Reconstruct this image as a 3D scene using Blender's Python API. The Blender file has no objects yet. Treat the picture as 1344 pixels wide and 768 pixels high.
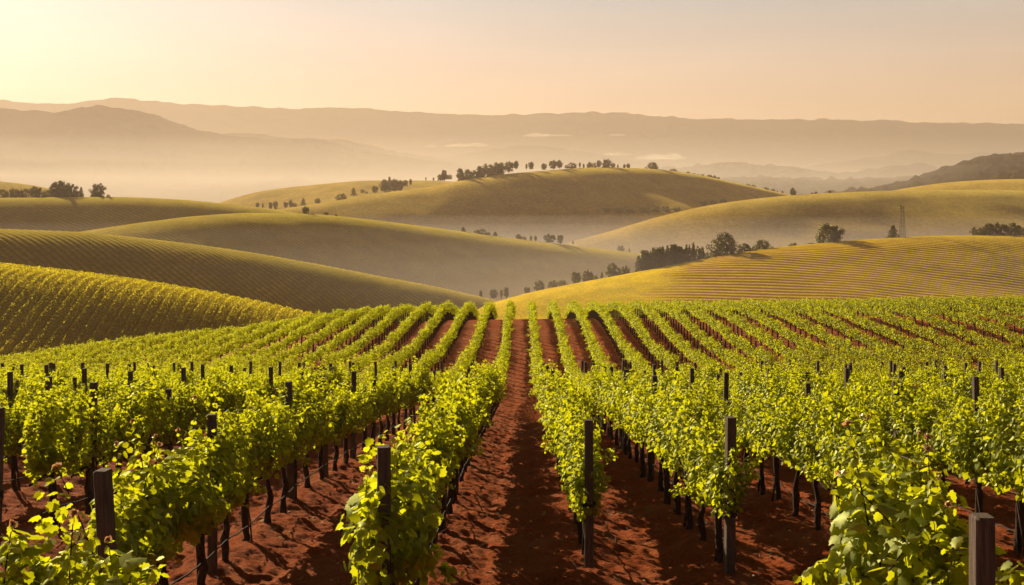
import bpy, math, random
import numpy as np
R = math.radians
random.seed(7)
rng = np.random.default_rng(11)

# ------------------------------------------------------------------ camera, sky, sun, exposure
FP, PX, PY = 1344 * 35 / 36, 672.0, 270.0          # focal length in photo pixels, principal column, horizon row
scene = bpy.context.scene
col = scene.collection
cam_d = bpy.data.cameras.new('camera')
cam_d.sensor_width = 36; cam_d.lens = 35
cam_d.shift_y = -(384 - PY) / 1344
cam_d.clip_start = 0.2; cam_d.clip_end = 20000
cam = bpy.data.objects.new('camera', cam_d); col.objects.link(cam)
cam.location = (0, 0, 0); cam.rotation_euler = (R(90), 0, 0)
scene.camera = cam

SUN_EL, SUN_AZ = 23.0, -38.0                        # degrees; azimuth from +Y, negative to the left
world = bpy.data.worlds.new('World'); scene.world = world
world.use_nodes = True
wn, wl = world.node_tree.nodes, world.node_tree.links
wn.clear()
w_out = wn.new('ShaderNodeOutputWorld'); w_bg = wn.new('ShaderNodeBackground')
sky = wn.new('ShaderNodeTexSky'); sky.sky_type = 'NISHITA'; sky.sun_disc = False
sky.sun_elevation = R(SUN_EL); sky.sun_rotation = R(SUN_AZ % 360)
sky.air_density = 1.0; sky.dust_density = 2.2; sky.ozone_density = 0.6; sky.altitude = 100
tint = wn.new('ShaderNodeMix'); tint.data_type = 'RGBA'; tint.blend_type = 'MULTIPLY'
tint.inputs[0].default_value = 1.0
# warm evening air: the sky is peach at the horizon and paler, greyer higher up
tc = wn.new('ShaderNodeTexCoord'); sp = wn.new('ShaderNodeSeparateXYZ'); wl.new(tc.outputs['Generated'], sp.inputs[0])
sr = wn.new('ShaderNodeValToRGB'); wl.new(sp.outputs[2], sr.inputs[0])
sr.color_ramp.elements[0].position = 0.06; sr.color_ramp.elements[0].color = (1.0, 0.92, 1.30, 1)
sr.color_ramp.elements[1].position = 0.24; sr.color_ramp.elements[1].color = (0.80, 0.82, 0.93, 1)
sr_e = sr.color_ramp.elements.new(0.55); sr_e.color = (.16, .16, .16, 1)
wl.new(sr.outputs[0], tint.inputs[7])
wl.new(sky.outputs[0], tint.inputs[6])
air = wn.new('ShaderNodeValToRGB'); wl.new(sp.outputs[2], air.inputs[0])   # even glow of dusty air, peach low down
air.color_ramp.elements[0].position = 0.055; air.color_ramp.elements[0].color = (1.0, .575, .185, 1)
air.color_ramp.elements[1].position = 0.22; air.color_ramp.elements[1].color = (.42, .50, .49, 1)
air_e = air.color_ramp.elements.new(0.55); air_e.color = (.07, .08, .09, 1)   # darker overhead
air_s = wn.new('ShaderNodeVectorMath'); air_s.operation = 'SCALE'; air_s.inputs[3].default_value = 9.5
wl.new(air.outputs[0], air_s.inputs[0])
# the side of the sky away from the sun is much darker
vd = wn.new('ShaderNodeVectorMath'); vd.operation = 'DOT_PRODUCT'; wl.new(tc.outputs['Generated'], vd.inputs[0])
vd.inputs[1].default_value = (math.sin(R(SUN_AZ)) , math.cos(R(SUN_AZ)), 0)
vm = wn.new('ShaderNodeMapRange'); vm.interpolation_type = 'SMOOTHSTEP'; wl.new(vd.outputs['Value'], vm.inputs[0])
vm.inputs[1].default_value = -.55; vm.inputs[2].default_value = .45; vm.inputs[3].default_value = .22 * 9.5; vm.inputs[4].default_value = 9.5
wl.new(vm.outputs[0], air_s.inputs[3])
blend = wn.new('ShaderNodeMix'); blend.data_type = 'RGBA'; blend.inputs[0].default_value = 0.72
cm = wn.new('ShaderNodeMapping'); cm.inputs['Scale'].default_value = (1.6, 1.6, 16); cm.inputs['Rotation'].default_value = (0, R(4), 0); wl.new(tc.outputs['Generated'], cm.inputs[0])
cn = wn.new('ShaderNodeTexNoise'); cn.inputs['Scale'].default_value = 2.2; cn.inputs['Detail'].default_value = 5; wl.new(cm.outputs[0], cn.inputs['Vector'])
cr_ = wn.new('ShaderNodeMapRange'); wl.new(cn.outputs[0], cr_.inputs[0]); cr_.inputs[1].default_value = .42; cr_.inputs[2].default_value = .72
cr_.inputs[3].default_value = .96; cr_.inputs[4].default_value = 1.10
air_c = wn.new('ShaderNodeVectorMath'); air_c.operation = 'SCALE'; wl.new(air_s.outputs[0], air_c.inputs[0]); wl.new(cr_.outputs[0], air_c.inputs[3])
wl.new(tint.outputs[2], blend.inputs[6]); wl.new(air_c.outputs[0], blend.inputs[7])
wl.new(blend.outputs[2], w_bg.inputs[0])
w_bg.inputs[1].default_value = 0.054
wl.new(w_bg.outputs[0], w_out.inputs[0])

sun_d = bpy.data.lights.new('sun', 'SUN'); sun_d.energy = 5.0; sun_d.angle = R(0.6); sun_d.color = (1.0, 0.80, 0.54)
sun = bpy.data.objects.new('sun', sun_d); col.objects.link(sun)
sun.rotation_euler = (R(90 - SUN_EL), 0, R(180 - SUN_AZ))
# a sun lamp shines along its -Z: point -Z from the sun towards the scene
from mathutils import Vector
sdir = Vector((math.sin(R(SUN_AZ)) * math.cos(R(SUN_EL)), math.cos(R(SUN_AZ)) * math.cos(R(SUN_EL)), math.sin(R(SUN_EL))))
sun.rotation_euler = sdir.to_track_quat('Z', 'Y').to_euler()

scene.view_settings.view_transform = 'Standard'
scene.view_settings.look = 'None'
scene.view_settings.exposure = 1.15
scene.view_settings.gamma = 1
scene.cycles.use_denoising = True
scene.cycles.max_bounces = 8; scene.cycles.diffuse_bounces = 3; scene.cycles.transmission_bounces = 6
scene.cycles.volume_bounces = 1
scene.cycles.transparent_max_bounces = 24
HAZE_DENSITY = 1.9e-4

# ------------------------------------------------------------------ helpers
def tag(o, label=None, cat=None, group=None, kind=None):
    if label: o['label'] = label
    if cat: o['category'] = cat
    if group: o['group'] = group
    if kind: o['kind'] = kind
    return o

def link(o, parent=None):
    col.objects.link(o)
    if parent is not None: o.parent = parent
    return o

def empty(name, loc=(0, 0, 0), rz=0.0, sc=1.0):
    o = bpy.data.objects.new(name, None); col.objects.link(o)
    o.empty_display_size = 0.2
    o.location = loc; o.rotation_euler = (0, 0, rz); o.scale = (sc, sc, sc)
    return o

def np_mesh(name, verts, faces, mats=None, attrs=None, smooth=False, matidx=None):
    """faces: list of (n,k) int arrays"""
    me = bpy.data.meshes.new(name)
    verts = np.asarray(verts, np.float32)
    me.vertices.add(len(verts)); me.vertices.foreach_set('co', verts.ravel())
    if not isinstance(faces, list): faces = [faces]
    loops = np.concatenate([np.asarray(f, np.int32).ravel() for f in faces])
    sizes = np.concatenate([np.full(len(f), np.asarray(f).shape[1], np.int32) for f in faces])
    starts = np.concatenate([[0], np.cumsum(sizes)[:-1]]).astype(np.int32)
    me.loops.add(len(loops)); me.loops.foreach_set('vertex_index', loops)
    me.polygons.add(len(sizes)); me.polygons.foreach_set('loop_start', starts)
    me.polygons.foreach_set('loop_total', sizes)
    me.polygons.foreach_set('use_smooth', np.full(len(sizes), smooth, bool))
    if matidx is not None: me.polygons.foreach_set('material_index', np.asarray(matidx, np.int32))
    for m in (mats or []): me.materials.append(m)
    me.update(calc_edges=True)
    for k, v in (attrs or {}).items():
        a = me.attributes.new(k, 'FLOAT', 'POINT'); a.data.foreach_set('value', np.asarray(v, np.float32))
    return me

class Geo:
    """collects loose pieces into one mesh"""
    def __init__(s): s.v = []; s.f = {}; s.n = 0
    def add(s, v, f):
        v = np.asarray(v, float); f = np.asarray(f, int)
        s.v.append(v); s.f.setdefault(f.shape[1], []).append(f + s.n); s.n += len(v)
    def tube(s, pts, rad, seg=7, cap=True):
        pts = np.asarray(pts, float); rad = np.broadcast_to(np.asarray(rad, float), (len(pts),))
        ang = np.linspace(0, 2 * math.pi, seg, endpoint=False)
        rings = []
        for i, p in enumerate(pts):
            d = pts[min(i + 1, len(pts) - 1)] - pts[max(i - 1, 0)]; d /= max(np.linalg.norm(d), 1e-9)
            a = np.cross(d, [0, 0, 1.0]) if abs(d[2]) < .9 else np.cross(d, [1.0, 0, 0])
            a /= np.linalg.norm(a); b = np.cross(d, a)
            rings.append(p + rad[i] * (np.cos(ang)[:, None] * a + np.sin(ang)[:, None] * b))
        v = np.concatenate(rings); f = []
        for i in range(len(pts) - 1):
            for j in range(seg):
                k = (j + 1) % seg
                f.append((i * seg + j, i * seg + k, (i + 1) * seg + k, (i + 1) * seg + j))
        n0 = s.n
        s.add(v, f)
        if cap:
            t = len(pts) - 1
            s.f.setdefault(3, []).append(np.array([(n0 + t * seg, n0 + t * seg + j, n0 + t * seg + j + 1) for j in range(1, seg - 1)]))
    def build(s, name, mats, smooth=True, attrs=None):
        return np_mesh(name, np.concatenate(s.v), [np.concatenate(x) for x in s.f.values()], mats, attrs, smooth)

def hash2(ix, iy, seed):
    h = (ix.astype(np.int64) * 374761393 + iy.astype(np.int64) * 668265263 + seed * 1274126177) & 0xffffffff
    h = ((h ^ (h >> 13)) * 1274126177) & 0xffffffff
    return ((h ^ (h >> 16)) & 0xffffff) / float(0xffffff)
def vnoise(x, y, seed=0):
    x = np.asarray(x, float); y = np.asarray(y, float)
    ix = np.floor(x); iy = np.floor(y); fx = x - ix; fy = y - iy
    ix = ix.astype(np.int64); iy = iy.astype(np.int64)
    fx = fx * fx * fx * (fx * (fx * 6 - 15) + 10); fy = fy * fy * fy * (fy * (fy * 6 - 15) + 10)
    a = hash2(ix, iy, seed); b = hash2(ix + 1, iy, seed); c = hash2(ix, iy + 1, seed); d = hash2(ix + 1, iy + 1, seed)
    return (a + (b - a) * fx) * (1 - fy) + (c + (d - c) * fx) * fy - .5
def fbm(x, y, seed=0, oct=4):
    t = 0; a = 1.0
    for o in range(oct):
        t = t + a * vnoise(x * 2 ** o, y * 2 ** o, seed + o * 17); a *= .5
    return t
def pchip(xs, ys):
    xs = np.array(xs, float); ys = np.array(ys, float)
    h = np.diff(xs); dl = np.diff(ys) / h
    m = np.zeros_like(ys); m[0] = dl[0]; m[-1] = dl[-1]
    for i in range(1, len(xs) - 1):
        if dl[i - 1] * dl[i] > 0:
            w1 = 2 * h[i] + h[i - 1]; w2 = h[i] + 2 * h[i - 1]
            m[i] = (w1 + w2) / (w1 / dl[i - 1] + w2 / dl[i])
    def f(x):
        x = np.asarray(x, float); xc = np.clip(x, xs[0], xs[-1])
        i = np.clip(np.searchsorted(xs, xc) - 1, 0, len(xs) - 2)
        t = (xc - xs[i]) / h[i]
        r = ((1 + 2 * t) * (1 - t) ** 2 * ys[i] + t * (1 - t) ** 2 * h[i] * m[i]
             + t * t * (3 - 2 * t) * ys[i + 1] + t * t * (t - 1) * h[i] * m[i + 1])
        r = r + np.where(x < xs[0], (x - xs[0]) * m[0], 0) + np.where(x > xs[-1], (x - xs[-1]) * m[-1], 0)
        return r
    return f
def sstep(a, b, x):
    t = np.clip((np.asarray(x, float) - a) / (b - a), 0, 1); return t * t * (3 - 2 * t)

# ------------------------------------------------------------------ materials
def new_mat(name):
    m = bpy.data.materials.new(name); m.use_nodes = True
    nt = m.node_tree; nt.nodes.clear()
    out = nt.nodes.new('ShaderNodeOutputMaterial')
    return m, nt.nodes, nt.links, out
def ramp(n, stops):
    r = n.new('ShaderNodeValToRGB')
    while len(r.color_ramp.elements) > 1: r.color_ramp.elements.remove(r.color_ramp.elements[0])
    r.color_ramp.elements[0].position = stops[0][0]; r.color_ramp.elements[0].color = (*stops[0][1], 1)
    for p, c in stops[1:]:
        e = r.color_ramp.elements.new(p); e.color = (*c, 1)
    return r
def noise(n, l, scale, detail=4, rough=.55, coord=None, vscale=None):
    t = n.new('ShaderNodeTexNoise'); t.inputs['Scale'].default_value = scale
    t.inputs['Detail'].default_value = detail; t.inputs['Roughness'].default_value = rough
    if coord is not None:
        if vscale:
            mp = n.new('ShaderNodeMapping'); mp.inputs['Scale'].default_value = vscale
            l.new(coord, mp.inputs[0]); l.new(mp.outputs[0], t.inputs['Vector'])
        else: l.new(coord, t.inputs['Vector'])
    return t
def mixc(n, l, fac, a, b, mode='MIX'):
    m = n.new('ShaderNodeMix'); m.data_type = 'RGBA'; m.blend_type = mode
    for sock, v in ((0, fac), (6, a), (7, b)):
        if hasattr(v, 'is_output'): l.new(v, m.inputs[sock])
        elif sock == 0: m.inputs[0].default_value = v
        else: m.inputs[sock].default_value = (*v, 1)
    return m.outputs[2]
def principled(n, l, out, colr, rough=.8, bump=None, bstr=.5, bdist=.05, spec=.3):
    p = n.new('ShaderNodeBsdfPrincipled')
    if hasattr(colr, 'is_output'): l.new(colr, p.inputs['Base Color'])
    else: p.inputs['Base Color'].default_value = (*colr, 1)
    p.inputs['Roughness'].default_value = rough
    p.inputs['Specular IOR Level'].default_value = spec
    if bump is not None:
        b = n.new('ShaderNodeBump'); b.inputs['Strength'].default_value = bstr; b.inputs['Distance'].default_value = bdist
        l.new(bump, b.inputs['Height']); l.new(b.outputs[0], p.inputs['Normal'])
    l.new(p.outputs[0], out.inputs[0])
    return p

def leaf_mat(name, dark, light, trans, tw=.5, gloss=.12):
    m, n, l, out = new_mat(name)
    at = n.new('ShaderNodeAttribute'); at.attribute_name = 'rnd'
    oi = n.new('ShaderNodeObjectInfo')
    geo = n.new('ShaderNodeNewGeometry')
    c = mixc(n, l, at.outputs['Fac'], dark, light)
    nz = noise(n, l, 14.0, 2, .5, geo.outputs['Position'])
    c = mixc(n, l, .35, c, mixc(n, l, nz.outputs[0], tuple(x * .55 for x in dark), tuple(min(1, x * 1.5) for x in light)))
    hs = n.new('ShaderNodeHueSaturation'); l.new(c, hs.inputs['Color'])
    mr = n.new('ShaderNodeMapRange'); l.new(oi.outputs['Random'], mr.inputs[0])
    mr.inputs[3].default_value = .72; mr.inputs[4].default_value = 1.22
    l.new(mr.outputs[0], hs.inputs['Value'])
    df = n.new('ShaderNodeBsdfDiffuse'); l.new(hs.outputs[0], df.inputs[0])
    tr = n.new('ShaderNodeBsdfTranslucent')
    tc = mixc(n, l, at.outputs['Fac'], tuple(x * .75 for x in trans), trans)
    l.new(tc, tr.inputs[0])
    mx = n.new('ShaderNodeMixShader'); mx.inputs[0].default_value = tw
    l.new(df.outputs[0], mx.inputs[1]); l.new(tr.outputs[0], mx.inputs[2])
    gl = n.new('ShaderNodeBsdfGlossy'); gl.inputs['Roughness'].default_value = .5
    gl.inputs[0].default_value = (.55, .6, .25, 1)
    fr = n.new('ShaderNodeFresnel'); fr.inputs[0].default_value = 1.35
    mm = n.new('ShaderNodeMath'); mm.operation = 'MULTIPLY'; l.new(fr.outputs[0], mm.inputs[0]); mm.inputs[1].default_value = gloss * 8
    mx2 = n.new('ShaderNodeMixShader'); l.new(mm.outputs[0], mx2.inputs[0])
    l.new(mx.outputs[0], mx2.inputs[1]); l.new(gl.outputs[0], mx2.inputs[2])
    l.new(mx2.outputs[0], out.inputs[0])
    return m

MAT = {}
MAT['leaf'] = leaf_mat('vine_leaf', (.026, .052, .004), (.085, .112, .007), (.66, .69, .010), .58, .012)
MAT['young'] = leaf_mat('young_vine_leaf', (.20, .08, .05), (.30, .13, .07), (.60, .30, .14), .5, .08)
MAT['tree_leaf'] = leaf_mat('tree_leaf', (.045, .045, .013), (.085, .07, .02), (.13, .095, .025), .25, .02)

def mat_soil():
    m, n, l, out = new_mat('red_soil')
    g = n.new('ShaderNodeNewGeometry'); P = g.outputs['Position']
    a = noise(n, l, 1.3, 5, .6, P); b = noise(n, l, 16, 6, .7, P); c = noise(n, l, 70, 4, .7, P)
    r1 = ramp(n, [(.3, (.15, .036, .012)), (.5, (.40, .095, .024)), (.70, (.58, .165, .045))])
    l.new(b.outputs[0], r1.inputs[0])
    cc = mixc(n, l, .45, r1.outputs[0], mixc(n, l, a.outputs[0], (.24, .055, .017), (.48, .120, .032)))
    dn = noise(n, l, .55, 3, .6, P); dr = ramp(n, [(.48, (0, 0, 0)), (.68, (.55, .55, .55))]); l.new(dn.outputs[0], dr.inputs[0])
    cc = mixc(n, l, dr.outputs[0], cc, (.50, .19, .085))
    v = n.new('ShaderNodeTexVoronoi'); v.inputs['Scale'].default_value = 26; l.new(P, v.inputs['Vector'])
    rr = ramp(n, [(.0, (1, 1, 1)), (.12, (0, 0, 0))]); l.new(v.outputs['Distance'], rr.inputs[0])
    cc = mixc(n, l, rr.outputs[0], cc, (.36, .15, .08))
    st = noise(n, l, 9, 5, .7, P, (1.0, 3.4, 2.0))
    ms = n.new('ShaderNodeMath'); ms.operation = 'MULTIPLY_ADD'; l.new(st.outputs[0], ms.inputs[0]); ms.inputs[1].default_value = 2.6; l.new(c.outputs[0], ms.inputs[2])
    md = n.new('ShaderNodeMath'); md.operation = 'MULTIPLY_ADD'; l.new(b.outputs[0], md.inputs[0]); md.inputs[1].default_value = 1.6; l.new(ms.outputs[0], md.inputs[2])
    principled(n, l, out, cc, .95, md.outputs[0], 1.0, .07, .05)
    return m
MAT['soil'] = mat_soil()

def mat_bark():
    m, n, l, out = new_mat('vine_bark')
    t = n.new('ShaderNodeTexCoord')
    a = noise(n, l, 9, 6, .7, t.outputs['Object'], (6, 6, 1))
    r = ramp(n, [(.3, (.020, .013, .009)), (.55, (.07, .045, .03)), (.78, (.15, .105, .075))]); l.new(a.outputs[0], r.inputs[0])
    principled(n, l, out, r.outputs[0], .95, a.outputs[0], 1, .03, .15)
    return m
MAT['bark'] = mat_bark()
def mat_post():
    m, n, l, out = new_mat('weathered_post_wood')
    t = n.new('ShaderNodeTexCoord'); oi = n.new('ShaderNodeObjectInfo')
    ad = n.new('ShaderNodeVectorMath'); ad.operation = 'ADD'
    sc = n.new('ShaderNodeVectorMath'); sc.operation = 'SCALE'; sc.inputs[3].default_value = 13
    cx = n.new('ShaderNodeCombineXYZ'); l.new(oi.outputs['Random'], cx.inputs[0]); l.new(oi.outputs['Random'], cx.inputs[2])
    l.new(cx.outputs[0], sc.inputs[0]); l.new(t.outputs['Object'], ad.inputs[0]); l.new(sc.outputs[0], ad.inputs[1])
    a = noise(n, l, 4, 6, .65, ad.outputs[0], (16, 16, .9)); b = noise(n, l, 2.5, 3, .6, ad.outputs[0])
    r = ramp(n, [(.32, (.035, .024, .017)), (.5, (.12, .088, .064)), (.72, (.25, .19, .14))]); l.new(a.outputs[0], r.inputs[0])
    c = mixc(n, l, b.outputs[0], r.outputs[0], (.085, .066, .052))
    principled(n, l, out, c, .9, a.outputs[0], .8, .02, .2)
    return m
MAT['post'] = mat_post()
def mat_plain(name, c, rough=.6, metal=0):
    m, n, l, out = new_mat(name)
    t = n.new('ShaderNodeTexCoord'); a = noise(n, l, 12, 4, .6, t.outputs['Object'])
    cc = mixc(n, l, a.outputs[0], tuple(x * .7 for x in c), tuple(min(1, x * 1.25) for x in c))
    p = principled(n, l, out, cc, rough); p.inputs['Metallic'].default_value = metal
    return m
MAT['wire'] = mat_plain('rusty_wire', (.10, .08, .06), .7, .2)
MAT['hose'] = mat_plain('black_hose', (.02, .018, .016), .85)
MAT['mast'] = mat_plain('grey_steel', (.035, .033, .03), .8, 0)
MAT['plaster'] = mat_plain('pale_plaster', (.5, .42, .33), .8)
MAT['roof'] = mat_plain('brown_roof', (.12, .08, .06), .8)
MAT['trunk'] = mat_plain('tree_bark', (.06, .045, .03), .9)

def mat_field(name, crop, crop2, soil, patch=60.0, fine=1.2, bump=.3, sheen=.35):
    """rolling field: crop rows (attribute 'row' = 1) with soil between, patchy tones, leafy bump, some light through the leaves"""
    m, n, l, out = new_mat(name)
    g = n.new('ShaderNodeNewGeometry'); P = g.outputs['Position']
    at = n.new('ShaderNodeAttribute'); at.attribute_name = 'row'
    a = noise(n, l, 1 / patch, 4, .6, P); b = noise(n, l, fine, 5, .7, P); d = noise(n, l, fine * .12, 4, .6, P)
    r0 = ramp(n, [(.35, (0, 0, 0)), (.65, (1, 1, 1))]); l.new(a.outputs[0], r0.inputs[0])
    c = mixc(n, l, r0.outputs[0], crop, crop2)
    r2 = ramp(n, [(.3, (.6, .6, .6)), (.7, (1.25, 1.25, 1.25))]); l.new(b.outputs[0], r2.inputs[0])
    c = mixc(n, l, 1.0, c, r2.outputs[0], 'MULTIPLY')
    r3 = ramp(n, [(.35, (.8, .8, .8)), (.65, (1.15, 1.15, 1.15))]); l.new(d.outputs[0], r3.inputs[0])
    c = mixc(n, l, 1.0, c, r3.outputs[0], 'MULTIPLY')
    c = mixc(n, l, at.outputs['Fac'], soil, c)
    bp = n.new('ShaderNodeBump'); bp.inputs['Strength'].default_value = bump; bp.inputs['Distance'].default_value = .6 / fine
    l.new(b.outputs[0], bp.inputs['Height'])
    df = n.new('ShaderNodeBsdfPrincipled'); l.new(c, df.inputs['Base Color']); l.new(bp.outputs[0], df.inputs['Normal'])
    df.inputs['Roughness'].default_value = 1; df.inputs['Specular IOR Level'].default_value = 0
    df.inputs['Sheen Weight'].default_value = sheen; df.inputs['Sheen Roughness'].default_value = .35
    tc_ = mixc(n, l, .5, c, tuple(min(1, x * 3.2) for x in crop)); l.new(tc_, df.inputs['Sheen Tint'])
    l.new(df.outputs[0], out.inputs[0])
    return m

# ------------------------------------------------------------------ vineyard ground
prof = pchip([-30, 0, 13, 26, 38, 46, 54, 63, 76, 84, 90, 96, 105, 120, 150, 200],
             [1.15, -3.1, -4.94, -6.72, -8.45, -9.60, -10.55, -10.65, -10.15, -10.08, -10.33, -11.05, -12.6, -16.2, -25, -40])
dropf = pchip([-80, -60, -46.6, -38.4, -30.6, -26, -20, -14, -6, 0, 20, 46, 80], [9.5, 6.8, 5.0, 3.65, 2.75, 2.3, 1.4, .55, .1, 0, -.2, -.55, -.8])
def ground_z(x, y):
    x = np.asarray(x, float); y = np.asarray(y, float)
    return prof(y) - dropf(np.clip(x, -80, 80)) * sstep(40, 84, y) + .0
def row_x(k, d):
    """x of row k (…-2,-1,1,2…) at depth d"""
    d = np.asarray(d, float); s = -1 if k < 0 else 1; a = abs(k)
    near = {1: (1.02 if s < 0 else 1.12, 1.12 if s < 0 else 1.12), 2: (3.6, 4.2) if s < 0 else (2.85, 3.02), 3: (7.2, 7.6) if s < 0 else (4.75, 5.1)}
    if a <= 3: A, B = near[a]
    else: A, B = near[3][0] + (a - 3) * 2.35, near[3][1] + (a - 3) * 2.35
    C = .98 + (a - 1) * 1.92 + .05 * max(0, a - 7) ** 2
    t = np.clip((d - 8) / 12, 0, 1); nearx = A + (B - A) * t
    w = sstep(22, 78, d)
    return s * (nearx * (1 - w) + C * w) + (-.25 + .012 * d)
ROWS = [k for k in range(-30, 33) if k != 0]

def soil_micro(x, y):
    """mounds along the rows, raked scallops, clods"""
    z = .05 * fbm(x * .7, y * .5, 3, 3)
    best = np.full(x.shape, 9.0)
    for k in range(-14, 15):
        if k: best = np.minimum(best, np.abs(x - row_x(k, y)))
    rowy = y + .5 * fbm(x * .6, y * .6, 5, 2)
    heap = .75 + .5 * vnoise(rowy / .55, np.round(x / 2.2), 8) * 2
    z = z + .15 * heap * np.exp(-(best / .42) ** 2)
    sc = np.abs(np.sin(math.pi * (rowy + .35 * best) / .62)) ** .7
    side = np.exp(-((best - .62) / .28) ** 2)
    z = z + .11 * side * (sc - .5) * (.6 + vnoise(x * 1.2, y * 1.2, 21))
    rut = np.exp(-((best - .75) / .12) ** 2)
    z = z - .03 * rut
    cl = fbm(x * 5, y * 4, 31, 3); z = z + .058 * cl + .08 * np.maximum(0, fbm(x * 2.2, y * 3.0, 77, 3) - .1)
    z = z + .030 * fbm(x * 7, y * 14, 41, 3)
    return z

def seq(a, b, s0, s1):
    out = [a]; x = a
    while x < b:
        t = (x - a) / (b - a); x += s0 * (1 - t) + s1 * t; out.append(x)
    out[-1] = b
    return out
xs_pos = seq(0, 5.5, .032, .036)[:-1] + seq(5.5, 22, .04, .22)[:-1] + seq(22, 85, .25, 2.0)
xs = np.array([-v for v in xs_pos[::-1]] + xs_pos[1:])
ys = np.array(seq(-6, 7, .6, .1)[:-1] + seq(7, 22, .035, .05)[:-1] + seq(22, 60, .05, .2)[:-1] + seq(60, 112, .22, .5)[:-1] + seq(112, 175, .8, 4))
GX, GY = np.meshgrid(xs, ys)
GZ = ground_z(GX, GY)
nearm = ys < 75
fade = (1 - .6 * sstep(30, 70, GY[nearm])) 
GZ[nearm] += soil_micro(GX[nearm], GY[nearm]) * fade
def grid_faces(ny, nx):
    i = np.arange(ny * nx).reshape(ny, nx)
    return np.stack([i[:-1, :-1].ravel(), i[:-1, 1:].ravel(), i[1:, 1:].ravel(), i[1:, :-1].ravel()], 1)
me = np_mesh('vineyard_ground', np.stack([GX.ravel(), GY.ravel(), GZ.ravel()], 1), grid_faces(len(ys), len(xs)), [MAT['soil']], smooth=True)
tag(link(bpy.data.objects.new('vineyard_ground', me)), kind='structure')

# ------------------------------------------------------------------ hills
def at_px(px, py, d): return ((px - PX) / FP * d, d, (PY - py) / FP * d)

HILLS = {}
def hill(name, crest, d, front, fh, back=None, bh=None, mat=None, nx=200, nf=80, nb=24, und=0.0, uscale=.01, seed=1,
         rows=None, rough=0.0, rscale=.1, dslope=0.0, power=1.0, kind='structure', sward=None, rw=.42):
    """crest: photo outline of the ridge (px,py); d: its distance at px 672 (dslope metres per px); front/fh: run and fall of the slope
    towards the camera; back/bh: of the slope behind.  rows=(spacing, angle, amp, bend)"""
    cx = np.array([c[0] for c in crest], float); cy = np.array([c[1] for c in crest], float)
    f = pchip(cx, cy)
    px = np.linspace(cx[0], cx[-1], nx)
    dd = d + dslope * (px - PX)
    X = (px - PX) / FP * dd; Zc = (PY - f(px)) / FP * dd
    back = back or front; bh = bh or fh
    sf = np.linspace(1, 0, nf)[:-1]; sb = np.linspace(0, 1, nb)
    s = np.concatenate([-sf, sb])
    S, XX = np.meshgrid(s, X)                      # (nx, ns)
    def fall(u):
        u = np.clip(u, 0, 1); k = .17; e = .8; S_ = 1 / (e - k / 2 + (1 - e) * .65)     # rounded brow, even flank, easing foot
        return S_ * np.where(u < k, u * u / (2 * k), np.where(u < e, u - k / 2, e - k / 2 + (u - e) * (1 - .35 * (u - e) / (1 - e))))
    run = np.where(S < 0, front, back); hh = np.where(S < 0, fh, bh)
    Y = dd[:, None] + S * run
    # slide columns sideways towards the camera axis a little so that the slope stays broad
    Z = Zc[:, None] - hh * fall(np.abs(S))
    Xw = XX + 0 * S
    if und:
        near = np.minimum(1, np.abs(S) * 3.0) * (.25 + .75 * np.minimum(1, np.abs(S) * 2))
        Z = Z + und * fbm(Xw * uscale, Y * uscale * 1.2, seed, 3) * near
    row = np.ones_like(Z)
    if rows:
        sp, ang, amp, bend = rows
        ph = (Xw * math.cos(R(ang)) + Y * math.sin(R(ang)) + bend * fbm(Xw * .004, Y * .004, seed + 50, 1)) / sp
        wv = .5 + .5 * np.cos(2 * math.pi * ph)
        row = sstep(rw - .18, rw + .18, wv); am = amp
        if sward is not None:
            sw = sward(Xw, Y); row = np.maximum(row, sw); am = amp * (1 - .75 * sw)
        Z = Z + am * wv ** .7 * (.85 + .3 * vnoise(Xw * .3, Y * .3, seed + 9))
    if rough:
        Z = Z + rough * np.maximum(-.15, fbm(Xw * rscale, Y * rscale, seed + 70, 3))
    nX, nS = Z.shape
    me = np_mesh(name, np.stack([Xw.ravel(), Y.ravel(), Z.ravel()], 1), grid_faces(nX, nS)[:, ::-1], [mat], {'row': row.ravel()}, True)
    o = link(bpy.data.objects.new(name, me)); tag(o, kind=kind)
    HILLS[name + str(len(HILLS))] = (px, dd, f)
    def surf(x, y):
        """height of the hill under a point"""
        pxx = np.interp(x, X, px); d0 = np.interp(x, X, dd); s_ = (y - d0)
        u = np.where(s_ < 0, -s_ / front, s_ / back); h_ = np.where(s_ < 0, fh, bh)
        z = (PY - f(pxx)) / FP * d0 - h_ * fall(np.abs(u))
        if und:
            nr = np.minimum(1, np.abs(u) * 3.0) * (.25 + .75 * np.minimum(1, np.abs(u) * 2))
            z = z + und * fbm(x * uscale, y * uscale * 1.2, seed, 3) * nr
        return z
    return dict(d=lambda p: d + dslope * (p - PX), crest=f, surf=surf, X=X)

F_gold = mat_field('golden_vine_field', (.42, .29, .030), (.33, .24, .030), (.16, .09, .045), 40, 1.6)
F_olive = mat_field('olive_vine_field', (.47, .32, .050), (.35, .25, .042), (.24, .16, .055), 60, .9)
F_far = mat_field('dry_grass_field', (.48, .31, .065), (.36, .24, .052), (.18, .12, .06), 120, .35)
F_brown = mat_field('red_soil_vine_field', (.76, .51, .010), (.62, .45, .014), (.24, .060, .020), 70, 1.2)
F_forest = mat_field('wooded_slope', (.030, .030, .018), (.045, .040, .022), (.03, .03, .02), 150, .12, 1.0, 0)
F_valley = mat_field('valley_meadow', (.16, .13, .045), (.12, .11, .04), (.1, .1, .05), 200, .2)

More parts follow.
